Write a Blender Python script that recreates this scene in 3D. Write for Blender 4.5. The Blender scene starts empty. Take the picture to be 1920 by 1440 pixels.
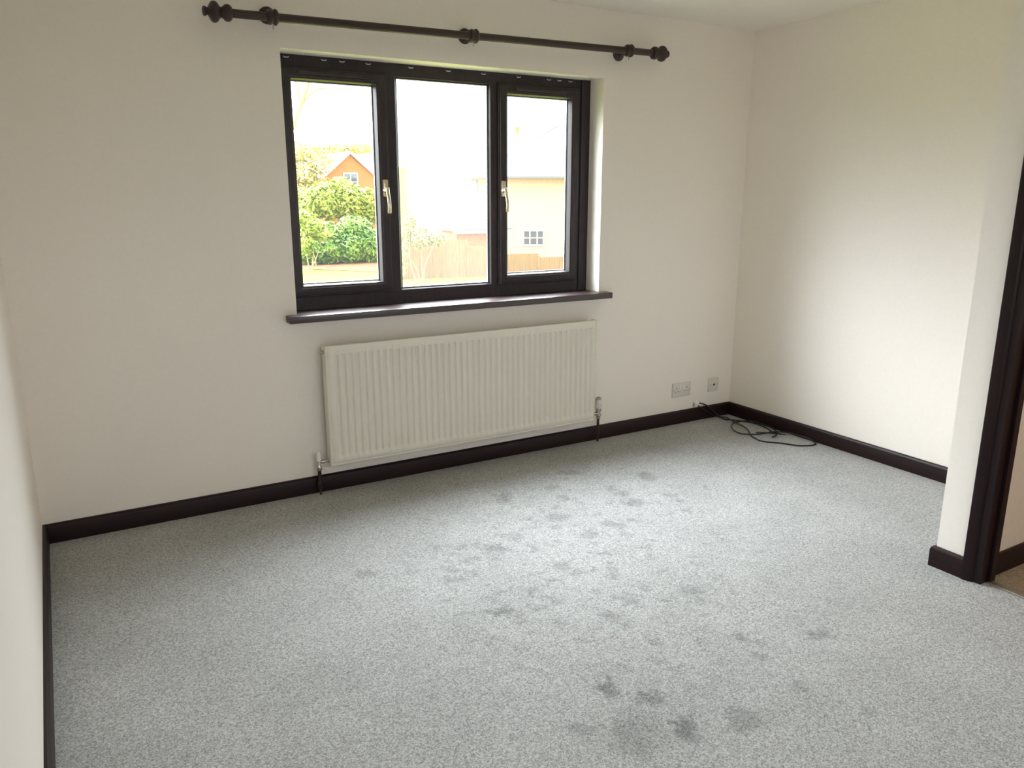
import bpy, bmesh, math, random
from mathutils import Vector, Matrix

random.seed(7)
S = bpy.context.scene
COL = S.collection

# ------------------------------------------------------------------ camera
YAW, PITCH, ROLL = 0.5323, -0.2392, 0.0009
FPX = 1459.43
cam_d = bpy.data.cameras.new('camera')
cam_d.sensor_fit = 'HORIZONTAL'
cam_d.sensor_width = 36.0
cam_d.lens = FPX / 1920 * 36.0
cam_d.clip_start = 0.02
cam_d.clip_end = 400
cam = bpy.data.objects.new('camera', cam_d)
COL.objects.link(cam)
CAM = Vector((0.1518, -3.4476, 1.3682))
fwd = Vector((math.sin(YAW) * math.cos(PITCH), math.cos(YAW) * math.cos(PITCH), math.sin(PITCH)))
rgt = Vector((math.cos(YAW), -math.sin(YAW), 0))
upv = rgt.cross(fwd)
r2 = rgt * math.cos(ROLL) + upv * math.sin(ROLL)
u2 = upv * math.cos(ROLL) - rgt * math.sin(ROLL)
m = Matrix((r2, u2, -fwd)).transposed().to_4x4()
m.translation = CAM
cam.matrix_world = m
S.camera = cam


def at(px, py, Y):
    """world point seen at a pixel of the 1920x1440 frame, on the vertical plane y = Y"""
    d = fwd + r2 * ((px - 960) / FPX) - u2 * ((py - 720) / FPX)
    return CAM + d * ((Y - CAM.y) / d.y)


# ------------------------------------------------------------------ sky, exposure
SKY = 10           # overall strength
GLOW = 5.6         # bright patch of thin cloud where the sun stands, high in front of the window
w = bpy.data.worlds.new('overcast_sky')
S.world = w
w.use_nodes = True
nt = w.node_tree
nt.nodes.clear()


def wn(kind, **kw):
    n = nt.nodes.new(kind)
    for k, v in kw.items():
        setattr(n, k, v)
    return n


def wmath(op, a, b=None, c=None):
    n = wn('ShaderNodeMath', operation=op)
    for i, v in enumerate((a, b, c)):
        if v is None:
            continue
        if isinstance(v, (int, float)):
            n.inputs[i].default_value = v
        else:
            nt.links.new(v, n.inputs[i])
    return n.outputs[0]


wo = wn('ShaderNodeOutputWorld')
bg = wn('ShaderNodeBackground')
tc = wn('ShaderNodeTexCoord')
sep = wn('ShaderNodeSeparateXYZ')
nt.links.new(tc.outputs['Generated'], sep.inputs[0])
up = wmath('MAXIMUM', sep.outputs['Z'], 0.0)
base = wmath('MULTIPLY_ADD', up, .6, .4)
dot = wn('ShaderNodeVectorMath', operation='DOT_PRODUCT')
wide = wn('ShaderNodeVectorMath', operation='MULTIPLY')     # the patch is wider than it is tall
wide.inputs[1].default_value = (.42, 1, 1)
nrmz = wn('ShaderNodeVectorMath', operation='NORMALIZE')
nt.links.new(tc.outputs['Generated'], wide.inputs[0])
nt.links.new(wide.outputs[0], nrmz.inputs[0])
nt.links.new(nrmz.outputs[0], dot.inputs[0])
SUN_EL, SUN_AZ = math.radians(49), math.radians(-18)
dot.inputs[1].default_value = (math.sin(SUN_AZ) * math.cos(SUN_EL), math.cos(SUN_AZ) * math.cos(SUN_EL), math.sin(SUN_EL))
lobe = wmath('POWER', wmath('MAXIMUM', dot.outputs['Value'], 0.0), 6.0)
tot = wmath('ADD', base, wmath('MULTIPLY', lobe, GLOW))
below = wn('ShaderNodeMapRange')
below.inputs['From Min'].default_value = -.03
below.inputs['From Max'].default_value = .0
below.inputs['To Min'].default_value = .2
nt.links.new(sep.outputs['Z'], below.inputs['Value'])
tot = wmath('MULTIPLY', tot, below.outputs[0])
bg.inputs['Color'].default_value = (.92, .98, 1.05, 1)
nt.links.new(wmath('MULTIPLY', tot, SKY), bg.inputs['Strength'])
nt.links.new(bg.outputs[0], wo.inputs['Surface'])

S.view_settings.view_transform = 'Standard'
S.view_settings.look = 'None'
S.view_settings.gamma = 1
S.view_settings.use_curve_mapping = False
S.view_settings.exposure = -0.05
S.cycles.use_denoising = True
S.cycles.max_bounces = 16
S.cycles.diffuse_bounces = 12
S.cycles.transparent_max_bounces = 24
S.cycles.sample_clamp_indirect = 12


def portal(name, loc, rot, sx, sy):
    l = bpy.data.lights.new(name, 'AREA')
    l.shape = 'RECTANGLE'
    l.size, l.size_y = sx, sy
    l.cycles.is_portal = True
    o = bpy.data.objects.new(name, l)
    o.location = loc
    o.rotation_euler = rot
    COL.objects.link(o)


portal('window_portal', (1.9, 0.19, 1.40), (-math.pi / 2, 0, 0), 1.75, 1.2)
portal('added_rear_window_portal', (1.5, -4.34, 1.475), (math.pi / 2, 0, 0), 1.7, 1.15)  # guides sampling through the rear opening added for fill


# unseen warm fill light, added to brighten the hall beyond the doorway
hl = bpy.data.lights.new('hall_fill_light', 'POINT')
hl.energy = 13
hl.color = (1, .86, .70)
hl.shadow_soft_size = .12
ho_ = bpy.data.objects.new('hall_fill_light', hl)
ho_.location = (3.80, -2.9, 2.15)
COL.objects.link(ho_)

# ------------------------------------------------------------------ materials
def mat(name, col=(.8, .8, .8), rough=.5, metal=0, spec=.5):
    M = bpy.data.materials.new(name)
    M.use_nodes = True
    b = M.node_tree.nodes['Principled BSDF']
    b.inputs['Base Color'].default_value = (*col, 1)
    b.inputs['Roughness'].default_value = rough
    b.inputs['Metallic'].default_value = metal
    b.inputs['Specular IOR Level'].default_value = spec
    return M, M.node_tree, b


def N(t, kind, **kw):
    n = t.nodes.new(kind)
    for k, v in kw.items():
        if hasattr(n, k):
            setattr(n, k, v)
        else:
            n.inputs[k.replace('_', ' ')].default_value = v
    return n


def noise_mat(name, c1, c2, scale, rough=.6, bump=0.0, metal=0, spec=.5, stretch=(1, 1, 1), lo=.3, hi=.7, detail=6, dist=0.002):
    M, t, b = mat(name, c1, rough, metal, spec)
    co = N(t, 'ShaderNodeTexCoord')
    ma = N(t, 'ShaderNodeMapping')
    ma.inputs['Scale'].default_value = stretch
    no = N(t, 'ShaderNodeTexNoise', Scale=scale, Detail=detail)
    rp = N(t, 'ShaderNodeValToRGB')
    rp.color_ramp.elements[0].position = lo
    rp.color_ramp.elements[0].color = (*c1, 1)
    rp.color_ramp.elements[1].position = hi
    rp.color_ramp.elements[1].color = (*c2, 1)
    t.links.new(co.outputs['Object'], ma.inputs[0])
    t.links.new(ma.outputs[0], no.inputs['Vector'])
    t.links.new(no.outputs['Fac'], rp.inputs[0])
    t.links.new(rp.outputs[0], b.inputs['Base Color'])
    if bump:
        bp = N(t, 'ShaderNodeBump', Strength=bump, Distance=dist)
        t.links.new(no.outputs['Fac'], bp.inputs['Height'])
        t.links.new(bp.outputs[0], b.inputs['Normal'])
    return M


M_wall = noise_mat('wall_paint', (.865, .806, .748), (.885, .826, .768), 60, .85, .15, dist=.0006, spec=.3)
M_ceil = noise_mat('ceiling_paint', (.83, .80, .75), (.85, .82, .77), 40, .9, .1, dist=.0006, spec=.2)
M_hall = noise_mat('hall_wall_paint', (.70, .62, .52), (.73, .65, .55), 40, .9, .1, dist=.0006, spec=.2)
M_wood_x = noise_mat('dark_stained_wood', (.007, .0022, .0026), (.019, .0055, .006), 14, .42, .12, spec=.28, stretch=(.5, 14, 14), dist=.0004)
M_wood_y = noise_mat('dark_stained_wood_lengthways', (.007, .0022, .0026), (.019, .0055, .006), 14, .42, .12, spec=.28, stretch=(14, .5, 14), dist=.0004)
M_wood_z = noise_mat('dark_stained_wood_upright', (.007, .0022, .0026), (.019, .0055, .006), 14, .42, .12, spec=.28, stretch=(14, 14, .5), dist=.0004)
M_sill = noise_mat('varnished_mahogany', (.018, .007, .007), (.038, .014, .014), 14, .38, .05, stretch=(.5, 14, 14), dist=.0003, spec=.95)
M_pole = noise_mat('mahogany_pole_varnish', (.022, .013, .012), (.045, .022, .019), 16, .35, .08, stretch=(.5, 10, 10), dist=.0003)
M_frame = noise_mat('dark_brown_window_plastic', (.034, .026, .030), (.046, .036, .040), 16, .5, .06, stretch=(3, 3, 1), dist=.0003, spec=.3)
M_gasket, _, _ = mat('black_rubber_gasket', (.01, .01, .011), .6)
M_spacer, _, _ = mat('silver_glass_spacer', (.75, .76, .78), .4, .3)
M_enamel = noise_mat('cream_radiator_enamel', (.76, .715, .635), (.78, .735, .655), 30, .35, .03, dist=.0003)
M_enamel_shade = noise_mat('shaded_cream_enamel', (.42, .38, .31), (.46, .42, .35), 30, .5)  # enamel darkened to put the shade of the open slots into the colour
M_plastic, _, _ = mat('white_plastic', (.70, .66, .61), .4)
M_plastic_w, _, _ = mat('bright_white_plastic', (.85, .84, .82), .35)
M_greycap, _, _ = mat('grey_plastic', (.36, .34, .30), .5)
M_hole, _, _ = mat('dark_socket_slot', (.02, .02, .02), .7)
M_chrome, _, _ = mat('worn_chrome', (.55, .53, .50), .25, 1)
M_brass, _, _ = mat('polished_brass', (.62, .50, .30), .25, 1)
M_gold, _, _ = mat('satin_gold_handle', (.74, .66, .50), .25, 1)
M_copper = noise_mat('brown_tarnished_copper', (.05, .032, .024), (.11, .072, .052), 40, .4, 0, .8)
M_cable, _, _ = mat('black_cable_sheath', (.012, .012, .012), .4)
M_steel, _, _ = mat('brushed_steel', (.45, .44, .41), .4, 1)

# carpet: pile fleck + patches where the pile has been brushed the other way
BLOBS = [(1.82, -0.042, 0.053, 0.03, 0.7), (1.846, 0.481, 0.036, 0.054, 0.7), (2.124, 0.482, 0.023, 0.038, 0.6), (2.356, 0.609, 0.027, 0.035, 0.6), (2.435, 0.429, 0.041, 0.048, 0.8), (2.399, 0.538, 0.042, 0.034, 0.6), (2.548, 0.775, 0.039, 0.058, 0.7), (2.652, 0.451, 0.022, 0.022, 0.6), (2.66, 0.348, 0.018, 0.026, 0.6), (2.817, 0.624, 0.011, 0.03, 0.6), (1.975, -0.042, 0.016, 0.036, 0.5), (2.072, -0.185, 0.042, 0.037, 0.6), (2.031, -0.316, 0.028, 0.017, 0.6), (1.848, -0.525, 0.052, 0.022, 0.8), (2.22, -0.546, 0.03, 0.029, 0.6), (2.301, -0.458, 0.023, 0.031, 0.5), (2.266, -0.428, 0.039, 0.023, 0.5), (2.157, -0.944, 0.032, 0.036, 1), (2.271, -0.984, 0.037, 0.03, 0.8), (2.342, -1.115, 0.032, 0.045, 1), (2.511, -1.079, 0.054, 0.047, 0.6), (2.605, -0.661, 0.025, 0.02, 0.7), (2.648, -0.705, 0.021, 0.016, 0.6), (2.859, -0.667, 0.05, 0.03, 0.7), (2.641, -0.796, 0.027, 0.022, 0.5), (2.061, -1.115, 0.041, 0.022, 0.5), (2.203, -1.141, 0.069, 0.078, 0.5), (2.19, 0.083, 0.032, 0.033, 0.5), (2.295, 0.195, 0.028, 0.028, 0.5), (2.081, 0.265, 0.058, 0.036, 0.5), (1.896, 0.061, 0.036, 0.032, 0.5), (2.126, -0.247, 0.033, 0.021, 0.5), (2.518, -0.38, 0.047, 0.041, 0.4), (2.539, -0.458, 0.023, 0.023, 0.4), (2.845, -1.051, 0.018, 0.02, 0.4), (2.706, -0.933, 0.025, 0.028, 0.4), (2.626, 0.524, 0.031, 0.023, 0.5), (2.168, 0.822, 0.045, 0.026, 0.5), (2.069, 0.623, 0.027, 0.029, 0.5), (1.333, -0.249, 0.05, 0.025, 0.6), (1.667, -0.3, 0.049, 0.024, 0.5), (1.707, -0.158, 0.034, 0.022, 0.5)]


def carpet(name, dark, light, blobs, fleck=1.0):
    M, t, b = mat(name, light, 1.0, 0, .05)
    L = t.links.new
    co = N(t, 'ShaderNodeTexCoord')
    n1 = N(t, 'ShaderNodeTexNoise', Scale=310, Detail=2, Roughness=.5)
    vo = N(t, 'ShaderNodeTexVoronoi', Scale=300)
    n2 = N(t, 'ShaderNodeTexNoise', Scale=95, Detail=2)
    n3 = N(t, 'ShaderNodeTexNoise', Scale=3.2, Detail=5, Roughness=.65)
    for n in (n1, n2, n3, vo):
        L(co.outputs['Object'], n.inputs['Vector'])
    mx = N(t, 'ShaderNodeMath', operation='MULTIPLY_ADD')
    mx.inputs[1].default_value = .7
    sv = N(t, 'ShaderNodeSeparateColor')
    L(vo.outputs['Color'], sv.inputs[0])
    mxv = N(t, 'ShaderNodeMix', data_type='FLOAT')
    mxv.inputs['Factor'].default_value = .45
    L(n1.outputs['Fac'], mxv.inputs[2])
    L(sv.outputs[0], mxv.inputs[3])
    L(mxv.outputs[0], mx.inputs[0])
    m2_ = N(t, 'ShaderNodeMath', operation='MULTIPLY')
    m2_.inputs[1].default_value = .3
    L(n2.outputs['Fac'], m2_.inputs[0])
    L(m2_.outputs[0], mx.inputs[2])
    rp = N(t, 'ShaderNodeValToRGB')
    rp.color_ramp.elements[0].position = .30
    rp.color_ramp.elements[0].color = (*dark, 1)
    rp.color_ramp.elements[1].position = .68
    rp.color_ramp.elements[1].color = (*light, 1)
    L(mx.outputs[0], rp.inputs[0])
    out = rp.outputs[0]
    # broad soft variation of the pile
    r3 = N(t, 'ShaderNodeMapRange')
    r3.inputs['From Min'].default_value = .3
    r3.inputs['From Max'].default_value = .7
    r3.inputs['To Min'].default_value = .90
    r3.inputs['To Max'].default_value = 1.06
    L(n3.outputs['Fac'], r3.inputs['Value'])
    fac = r3.outputs[0]
    if blobs:
        # turned coordinates with ragged edges
        nd = N(t, 'ShaderNodeTexNoise', Scale=20, Detail=5, Roughness=.75)
        L(co.outputs['Object'], nd.inputs['Vector'])
        sub = N(t, 'ShaderNodeVectorMath', operation='SUBTRACT')
        sub.inputs[1].default_value = (.5, .5, .5)
        L(nd.outputs['Color'], sub.inputs[0])
        sc = N(t, 'ShaderNodeVectorMath', operation='SCALE')
        sc.inputs['Scale'].default_value = .17
        L(sub.outputs[0], sc.inputs[0])
        add = N(t, 'ShaderNodeVectorMath', operation='ADD')
        L(co.outputs['Object'], add.inputs[0])
        L(sc.outputs[0], add.inputs[1])
        rot = N(t, 'ShaderNodeVectorRotate', rotation_type='Z_AXIS')
        rot.inputs['Angle'].default_value = YAW
        L(add.outputs[0], rot.inputs['Vector'])
        fl = N(t, 'ShaderNodeVectorMath', operation='MULTIPLY')
        fl.inputs[1].default_value = (1, 1, 0)
        L(rot.outputs[0], fl.inputs[0])
        acc = None
        for (u, v, ru, rv, s) in blobs:
            a = N(t, 'ShaderNodeVectorMath', operation='SUBTRACT')
            a.inputs[1].default_value = (u, v, 0)
            L(fl.outputs[0], a.inputs[0])
            d = N(t, 'ShaderNodeVectorMath', operation='DIVIDE')
            d.inputs[1].default_value = (ru * 1.1, rv * 1.1, 1)
            L(a.outputs[0], d.inputs[0])
            ln = N(t, 'ShaderNodeVectorMath', operation='LENGTH')
            L(d.outputs[0], ln.inputs[0])
            mr = N(t, 'ShaderNodeMapRange')
            mr.inputs['From Min'].default_value = 1.35
            mr.inputs['From Max'].default_value = .55
            mr.inputs['To Max'].default_value = s * .43
            L(ln.outputs['Value'], mr.inputs['Value'])
            if acc is None:
                acc = mr.outputs[0]
            else:
                k = N(t, 'ShaderNodeMath', operation='MAXIMUM')
                L(acc, k.inputs[0])
                L(mr.outputs[0], k.inputs[1])
                acc = k.outputs[0]
        # small trodden marks scattered over the middle of the floor
        st = N(t, 'ShaderNodeVectorMath', operation='MULTIPLY')
        st.inputs[1].default_value = (1, 1.5, 0)
        L(rot.outputs[0], st.inputs[0])
        nt2 = N(t, 'ShaderNodeTexNoise', Scale=13, Detail=3, Roughness=.6)
        L(st.outputs[0], nt2.inputs['Vector'])
        th = N(t, 'ShaderNodeMapRange')
        th.inputs['From Min'].default_value = .54
        th.inputs['From Max'].default_value = .66
        th.inputs['To Max'].default_value = .28
        L(nt2.outputs['Fac'], th.inputs['Value'])
        a = N(t, 'ShaderNodeVectorMath', operation='SUBTRACT')
        a.inputs[1].default_value = (2.15, -.15, 0)
        L(fl.outputs[0], a.inputs[0])
        d = N(t, 'ShaderNodeVectorMath', operation='DIVIDE')
        d.inputs[1].default_value = (.75, 1.0, 1)
        L(a.outputs[0], d.inputs[0])
        ln = N(t, 'ShaderNodeVectorMath', operation='LENGTH')
        L(d.outputs[0], ln.inputs[0])
        mk = N(t, 'ShaderNodeMapRange')
        mk.inputs['From Min'].default_value = 1.2
        mk.inputs['From Max'].default_value = .5
        L(ln.outputs['Value'], mk.inputs['Value'])
        k = N(t, 'ShaderNodeMath', operation='MULTIPLY')
        L(th.outputs[0], k.inputs[0])
        L(mk.outputs[0], k.inputs[1])
        k2 = N(t, 'ShaderNodeMath', operation='MAXIMUM')
        L(acc, k2.inputs[0])
        L(k.outputs[0], k2.inputs[1])
        acc = k2.outputs[0]
        inv = N(t, 'ShaderNodeMath', operation='SUBTRACT')
        inv.inputs[0].default_value = 1
        L(acc, inv.inputs[1])
        k = N(t, 'ShaderNodeMath', operation='MULTIPLY')
        L(fac, k.inputs[0])
        L(inv.outputs[0], k.inputs[1])
        fac = k.outputs[0]
    vs = N(t, 'ShaderNodeVectorMath', operation='SCALE')
    L(out, vs.inputs[0])
    L(fac, vs.inputs['Scale'])
    L(vs.outputs[0], b.inputs['Base Color'])
    bp = N(t, 'ShaderNodeBump', Strength=.55 * fleck, Distance=.004)
    L(mx.outputs[0], bp.inputs['Height'])
    L(bp.outputs[0], b.inputs['Normal'])
    return M


M_carpet = carpet('grey_flecked_carpet', (.205, .204, .200), (.53, .528, .522), BLOBS)
M_carpet_hall = carpet('beige_hall_carpet', (.20, .155, .11), (.44, .36, .27), None)


def glass(name, fog_z0, fog_z1, fog):
    """clear pane with condensation misting its lower part"""
    M = bpy.data.materials.new(name)
    M.use_nodes = True
    t = M.node_tree
    t.nodes.clear()
    L = t.links.new
    o = N(t, 'ShaderNodeOutputMaterial')
    tr = N(t, 'ShaderNodeBsdfTransparent')
    tr.inputs[0].default_value = (.97, .98, .97, 1)
    gl = N(t, 'ShaderNodeBsdfGlossy', Roughness=.0)
    lw = N(t, 'ShaderNodeLayerWeight', Blend=.5)
    p5 = N(t, 'ShaderNodeMath', operation='POWER')
    p5.inputs[1].default_value = 5
    L(lw.outputs['Facing'], p5.inputs[0])
    fr = N(t, 'ShaderNodeMath', operation='MULTIPLY_ADD')
    fr.inputs[1].default_value = .95
    fr.inputs[2].default_value = .04
    L(p5.outputs[0], fr.inputs[0])
    mx = N(t, 'ShaderNodeMixShader')
    L(fr.outputs[0], mx.inputs[0])
    L(tr.outputs[0], mx.inputs[1])
    L(gl.outputs[0], mx.inputs[2])
    tl = N(t, 'ShaderNodeBsdfTranslucent')
    tl.inputs[0].default_value = (.9, .92, .93, 1)
    co = N(t, 'ShaderNodeTexCoord')
    sx = N(t, 'ShaderNodeSeparateXYZ')
    L(co.outputs['Object'], sx.inputs[0])
    no = N(t, 'ShaderNodeTexNoise', Scale=9, Detail=5)
    L(co.outputs['Object'], no.inputs['Vector'])
    nm = N(t, 'ShaderNodeMath', operation='MULTIPLY_ADD')
    nm.inputs[1].default_value = .22
    L(no.outputs['Fac'], nm.inputs[0])
    L(sx.outputs['Z'], nm.inputs[2])
    mr = N(t, 'ShaderNodeMapRange', interpolation_type='SMOOTHSTEP')
    mr.inputs['From Min'].default_value = fog_z1 + .11
    mr.inputs['From Max'].default_value = fog_z0 + .11
    mr.inputs['To Max'].default_value = fog
    L(nm.outputs[0], mr.inputs['Value'])
    m2_ = N(t, 'ShaderNodeMixShader')
    L(mr.outputs[0], m2_.inputs[0])
    L(mx.outputs[0], m2_.inputs[1])
    L(tl.outputs[0], m2_.inputs[2])
    L(m2_.outputs[0], o.inputs['Surface'])
    return M


# outdoors
M_grass = noise_mat('rough_grass', (.075, .090, .010), (.15, .155, .018), 1.6, 1, 0, spec=.1)
M_soil = noise_mat('bare_soil', (.055, .028, .013), (.10, .055, .025), 2.5, 1, 0, spec=.1)
M_fence = noise_mat('weathered_fence_board', (.19, .105, .040), (.27, .155, .065), 3, .9, 0, spec=.1, stretch=(7, 7, .6))
M_brick_o = noise_mat('orange_brick', (.30, .11, .035), (.38, .16, .055), 8, .9, 0, spec=.1)
M_brick_p = noise_mat('peach_brick', (.54, .32, .19), (.60, .37, .22), 6, .9, 0, spec=.1)
M_yellow = noise_mat('yellow_render', (.56, .42, .09), (.60, .46, .11), 4, .9, 0, spec=.1)
M_slate = noise_mat('pale_slate_roof', (.34, .36, .39), (.44, .46, .50), 4, .7, 0, spec=.3, stretch=(1, 1, 6))
M_tile = noise_mat('pale_roof_tile', (.60, .58, .57), (.68, .66, .65), 4, .8, 0, spec=.2, stretch=(1, 1, 6))
M_white, _, _ = mat('white_woodwork', (.75, .75, .74), .5)
M_pane_dk, _, _ = mat('dark_house_window', (.05, .055, .06), .1)
M_gutter, _, _ = mat('grey_gutter', (.12, .12, .125), .4)
M_leaf_g = noise_mat('laurel_leaf', (.06, .16, .030), (.21, .33, .030), .9, .55, 0, spec=.25)
M_leaf_y = noise_mat('yellow_green_leaf', (.20, .30, .030), (.36, .38, .075), 1.1, .6, 0, spec=.2)
M_leaf_t = noise_mat('tan_winter_leaf', (.38, .30, .12), (.42, .40, .14), .8, .7, 0, spec=.1)
M_bark = noise_mat('pale_bark', (.30, .23, .12), (.38, .30, .18), 5, .9, 0, spec=.1)


# ------------------------------------------------------------------ mesh helpers
def add_box(bm, x0, x1, y0, y1, z0, z1, bevel=0, seg=1):
    g = bmesh.ops.create_cube(bm, size=1)
    vs = g['verts']
    for v in vs:
        v.co = Vector(((x0 + x1) / 2 + v.co.x * (x1 - x0), (y0 + y1) / 2 + v.co.y * (y1 - y0), (z0 + z1) / 2 + v.co.z * (z1 - z0)))
    if bevel:
        es = list({e for v in vs for e in v.link_edges})
        bmesh.ops.bevel(bm, geom=es, offset=bevel, segments=seg, profile=.5, affect='EDGES')
    return bm


def box(x0, x1, y0, y1, z0, z1, bevel=0, seg=1):
    return add_box(bmesh.new(), x0, x1, y0, y1, z0, z1, bevel, seg)


def add_lathe(bm, prof, M, n=28):
    """profile [(s along local Z, radius)] turned about local Z, placed by matrix M"""
    rings = []
    for s, r in prof:
        if r < 1e-5:
            rings.append([bm.verts.new(M @ Vector((0, 0, s)))])
        else:
            rings.append([bm.verts.new(M @ Vector((r * math.cos(2 * math.pi * i / n), r * math.sin(2 * math.pi * i / n), s))) for i in range(n)])
    for a, b in zip(rings, rings[1:]):
        for i in range(n):
            j = (i + 1) % n
            if len(a) == 1 and len(b) == 1:
                continue
            if len(a) == 1:
                bm.faces.new((a[0], b[j], b[i]))
            elif len(b) == 1:
                bm.faces.new((a[i], a[j], b[0]))
            else:
                bm.faces.new((a[i], a[j], b[j], b[i]))
    for r_ in (rings[0], rings[-1]):
        if len(r_) > 2:
            bm.faces.new(r_)
    bmesh.ops.recalc_face_normals(bm, faces=bm.faces)
    return bm


def axis(p, d):
    d = Vector(d).normalized()
    q = Vector((0, 0, 1)).rotation_difference(d)
    return Matrix.Translation(Vector(p)) @ q.to_matrix().to_4x4()


def lathe(prof, p=(0, 0, 0), d=(0, 0, 1), n=28):
    return add_lathe(bmesh.new(), prof, axis(p, d), n)


def spline(pts, k=6):
    P = [Vector(p) for p in pts]
    P = [P[0] * 2 - P[1]] + P + [P[-1] * 2 - P[-2]]
    out = []
    for i in range(1, len(P) - 2):
        for j in range(k):
            t = j / k
            a, b, c, d = P[i - 1:i + 3]
            out.append(.5 * (2 * b + (c - a) * t + (2 * a - 5 * b + 4 * c - d) * t * t + (3 * b - a - 3 * c + d) * t ** 3))
    out.append(P[-2])
    return out


def add_tube(bm, pts, rad, n=8):
    """rad: number or list; entries may be (rx, ry) for flat sections"""
    m_ = len(pts)
    rings = []
    prev = None
    for i, p in enumerate(pts):
        d = (pts[min(i + 1, m_ - 1)] - pts[max(i - 1, 0)]).normalized()
        if prev is None:
            u = d.orthogonal().normalized()
            if abs(d.x) < .9:
                u = (Vector((1, 0, 0)) - d * d.x).normalized()
        else:
            u = (prev - d * prev.dot(d)).normalized()
        prev = u
        v = d.cross(u)
        r = rad[i] if isinstance(rad, list) else rad
        ra, rb = r if isinstance(r, tuple) else (r, r)
        rings.append([bm.verts.new(p + u * ra * math.cos(2 * math.pi * k / n) + v * rb * math.sin(2 * math.pi * k / n)) for k in range(n)])
    for a, b in zip(rings, rings[1:]):
        for k in range(n):
            bm.faces.new((a[k], a[(k + 1) % n], b[(k + 1) % n], b[k]))
    bm.faces.new(rings[0])
    bm.faces.new(rings[-1])
    bmesh.ops.recalc_face_normals(bm, faces=bm.faces)
    return bm


def add_ring(bm, x0, x1, z0, z1, prof):
    """mitred rectangular frame in the xz plane; prof = closed loop of (inset, y)"""
    loops = []
    for ins, y in prof:
        loops.append([bm.verts.new(p) for p in ((x0 + ins, y, z0 + ins), (x1 - ins, y, z0 + ins), (x1 - ins, y, z1 - ins), (x0 + ins, y, z1 - ins))])
    for i in range(len(loops)):
        a, b = loops[i], loops[(i + 1) % len(loops)]
        for k in range(4):
            bm.faces.new((a[k], a[(k + 1) % 4], b[(k + 1) % 4], b[k]))
    bmesh.ops.recalc_face_normals(bm, faces=bm.faces)
    return bm


def add_sweep(bm, path, prof, closed_prof=True):
    """sweep a (out, z) profile along a floor path; each path item = (x, y, nx, ny) with mitre normal"""
    rings = [[bm.verts.new((x + nx * o, y + ny * o, z)) for o, z in prof] for x, y, nx, ny in path]
    n = len(prof)
    for a, b in zip(rings, rings[1:]):
        for k in range(n):
            bm.faces.new((a[k], a[(k + 1) % n], b[(k + 1) % n], b[k]))
    bm.faces.new(rings[0])
    bm.faces.new(rings[-1])
    bmesh.ops.recalc_face_normals(bm, faces=bm.faces)
    return bm


def obj(name, bm, material, parent=None, smooth=35):
    me = bpy.data.meshes.new(name)
    base = Vector((0, 0, 0))
    q = parent
    while q is not None:
        base += q.location
        q = q.parent
    if base.length:
        bmesh.ops.translate(bm, verts=bm.verts, vec=-base)
    bm.to_mesh(me)
    bm.free()
    me.materials.append(material)
    if smooth:
        me.polygons.foreach_set('use_smooth', [True] * len(me.polygons))
        me.set_sharp_from_angle(angle=math.radians(smooth))
    o = bpy.data.objects.new(name, me)
    o.parent = parent
    COL.objects.link(o)
    return o


def struct(name, bm, material, parent=None, label=None, smooth=35):
    o = obj(name, bm, material, parent, smooth)
    if parent is None:
        o['kind'] = 'structure'
        if label:
            o['label'] = label
    return o


def thing(name, label, cat, loc=(0, 0, 0), group=None, kind=None):
    o = bpy.data.objects.new(name, None)
    o.empty_display_size = .1
    o.location = loc
    o['label'] = label
    o['category'] = cat
    if group:
        o['group'] = group
    if kind:
        o['kind'] = kind
    COL.objects.link(o)
    return o


def tag(o, label, cat, group=None, kind=None):
    o['label'] = label
    o['category'] = cat
    if group:
        o['group'] = group
    if kind:
        o['kind'] = kind
    return o


# ------------------------------------------------------------------ the room
W, H, T = 3.7965, 2.2794, .016      # room width, height, skirting thickness
XN, YA = 2.909, -1.927              # face of the doorway wall, its corner with the alcove
YR = -4.2                           # rear wall, behind the camera
XO0, XO1, ZO0, ZO1 = 1.0717, 2.7346, .8215, 1.9527   # window opening
YH = -2.062                         # hall side of the alcove wall
D0, D1, DH = -2.080, -2.85, 1.99    # doorway opening along y, and its head

struct('floor', add_box(add_box(bmesh.new(), -.1, XN + .045, YR - .1, YA, -.06, 0), -.1, W + .1, YA, .1, -.06, 0), M_carpet,
       label='grey flecked fitted carpet with darker brushed patches', smooth=0)
struct('floor', box(XN + .045, 4.6, YR - .1, YH + .005, -.06, -.002), M_carpet_hall, label='beige carpet of the hall beyond the doorway', smooth=0)
struct('ceiling', box(-.1, 4.7, YR - .1, .25, H, H + .12), M_ceil, label='plain white ceiling', smooth=0)

bm = bmesh.new()
add_box(bm, -.12, XO0, 0, .180, -.06, H)
add_box(bm, XO1, W + .12, 0, .180, -.06, H)
add_box(bm, XO0, XO1, 0, .180, -.06, ZO0)
add_box(bm, XO0, XO1, 0, .180, ZO1, H)
struct('wall_back', bm, M_wall, label='off-white wall with the window', smooth=0)
struct('wall_left', box(-.12, 0, YR, 0, -.06, H), M_wall, label='off-white wall at the left edge', smooth=0)
struct('wall_right', box(W, W + .12, YA - .001, 0, -.06, H), M_wall, label='off-white side wall of the alcove', smooth=0)
struct('wall_alcove', box(XN, W + .9, YH, YA, -.06, H), M_wall, label='off-white wall end beside the doorway', smooth=0)
bm = bmesh.new()
add_box(bm, XN, XN + .082, D1, D0 + .02, DH + .02, H)
add_box(bm, XN, XN + .082, YR, D1 - .02, -.06, H)

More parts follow.
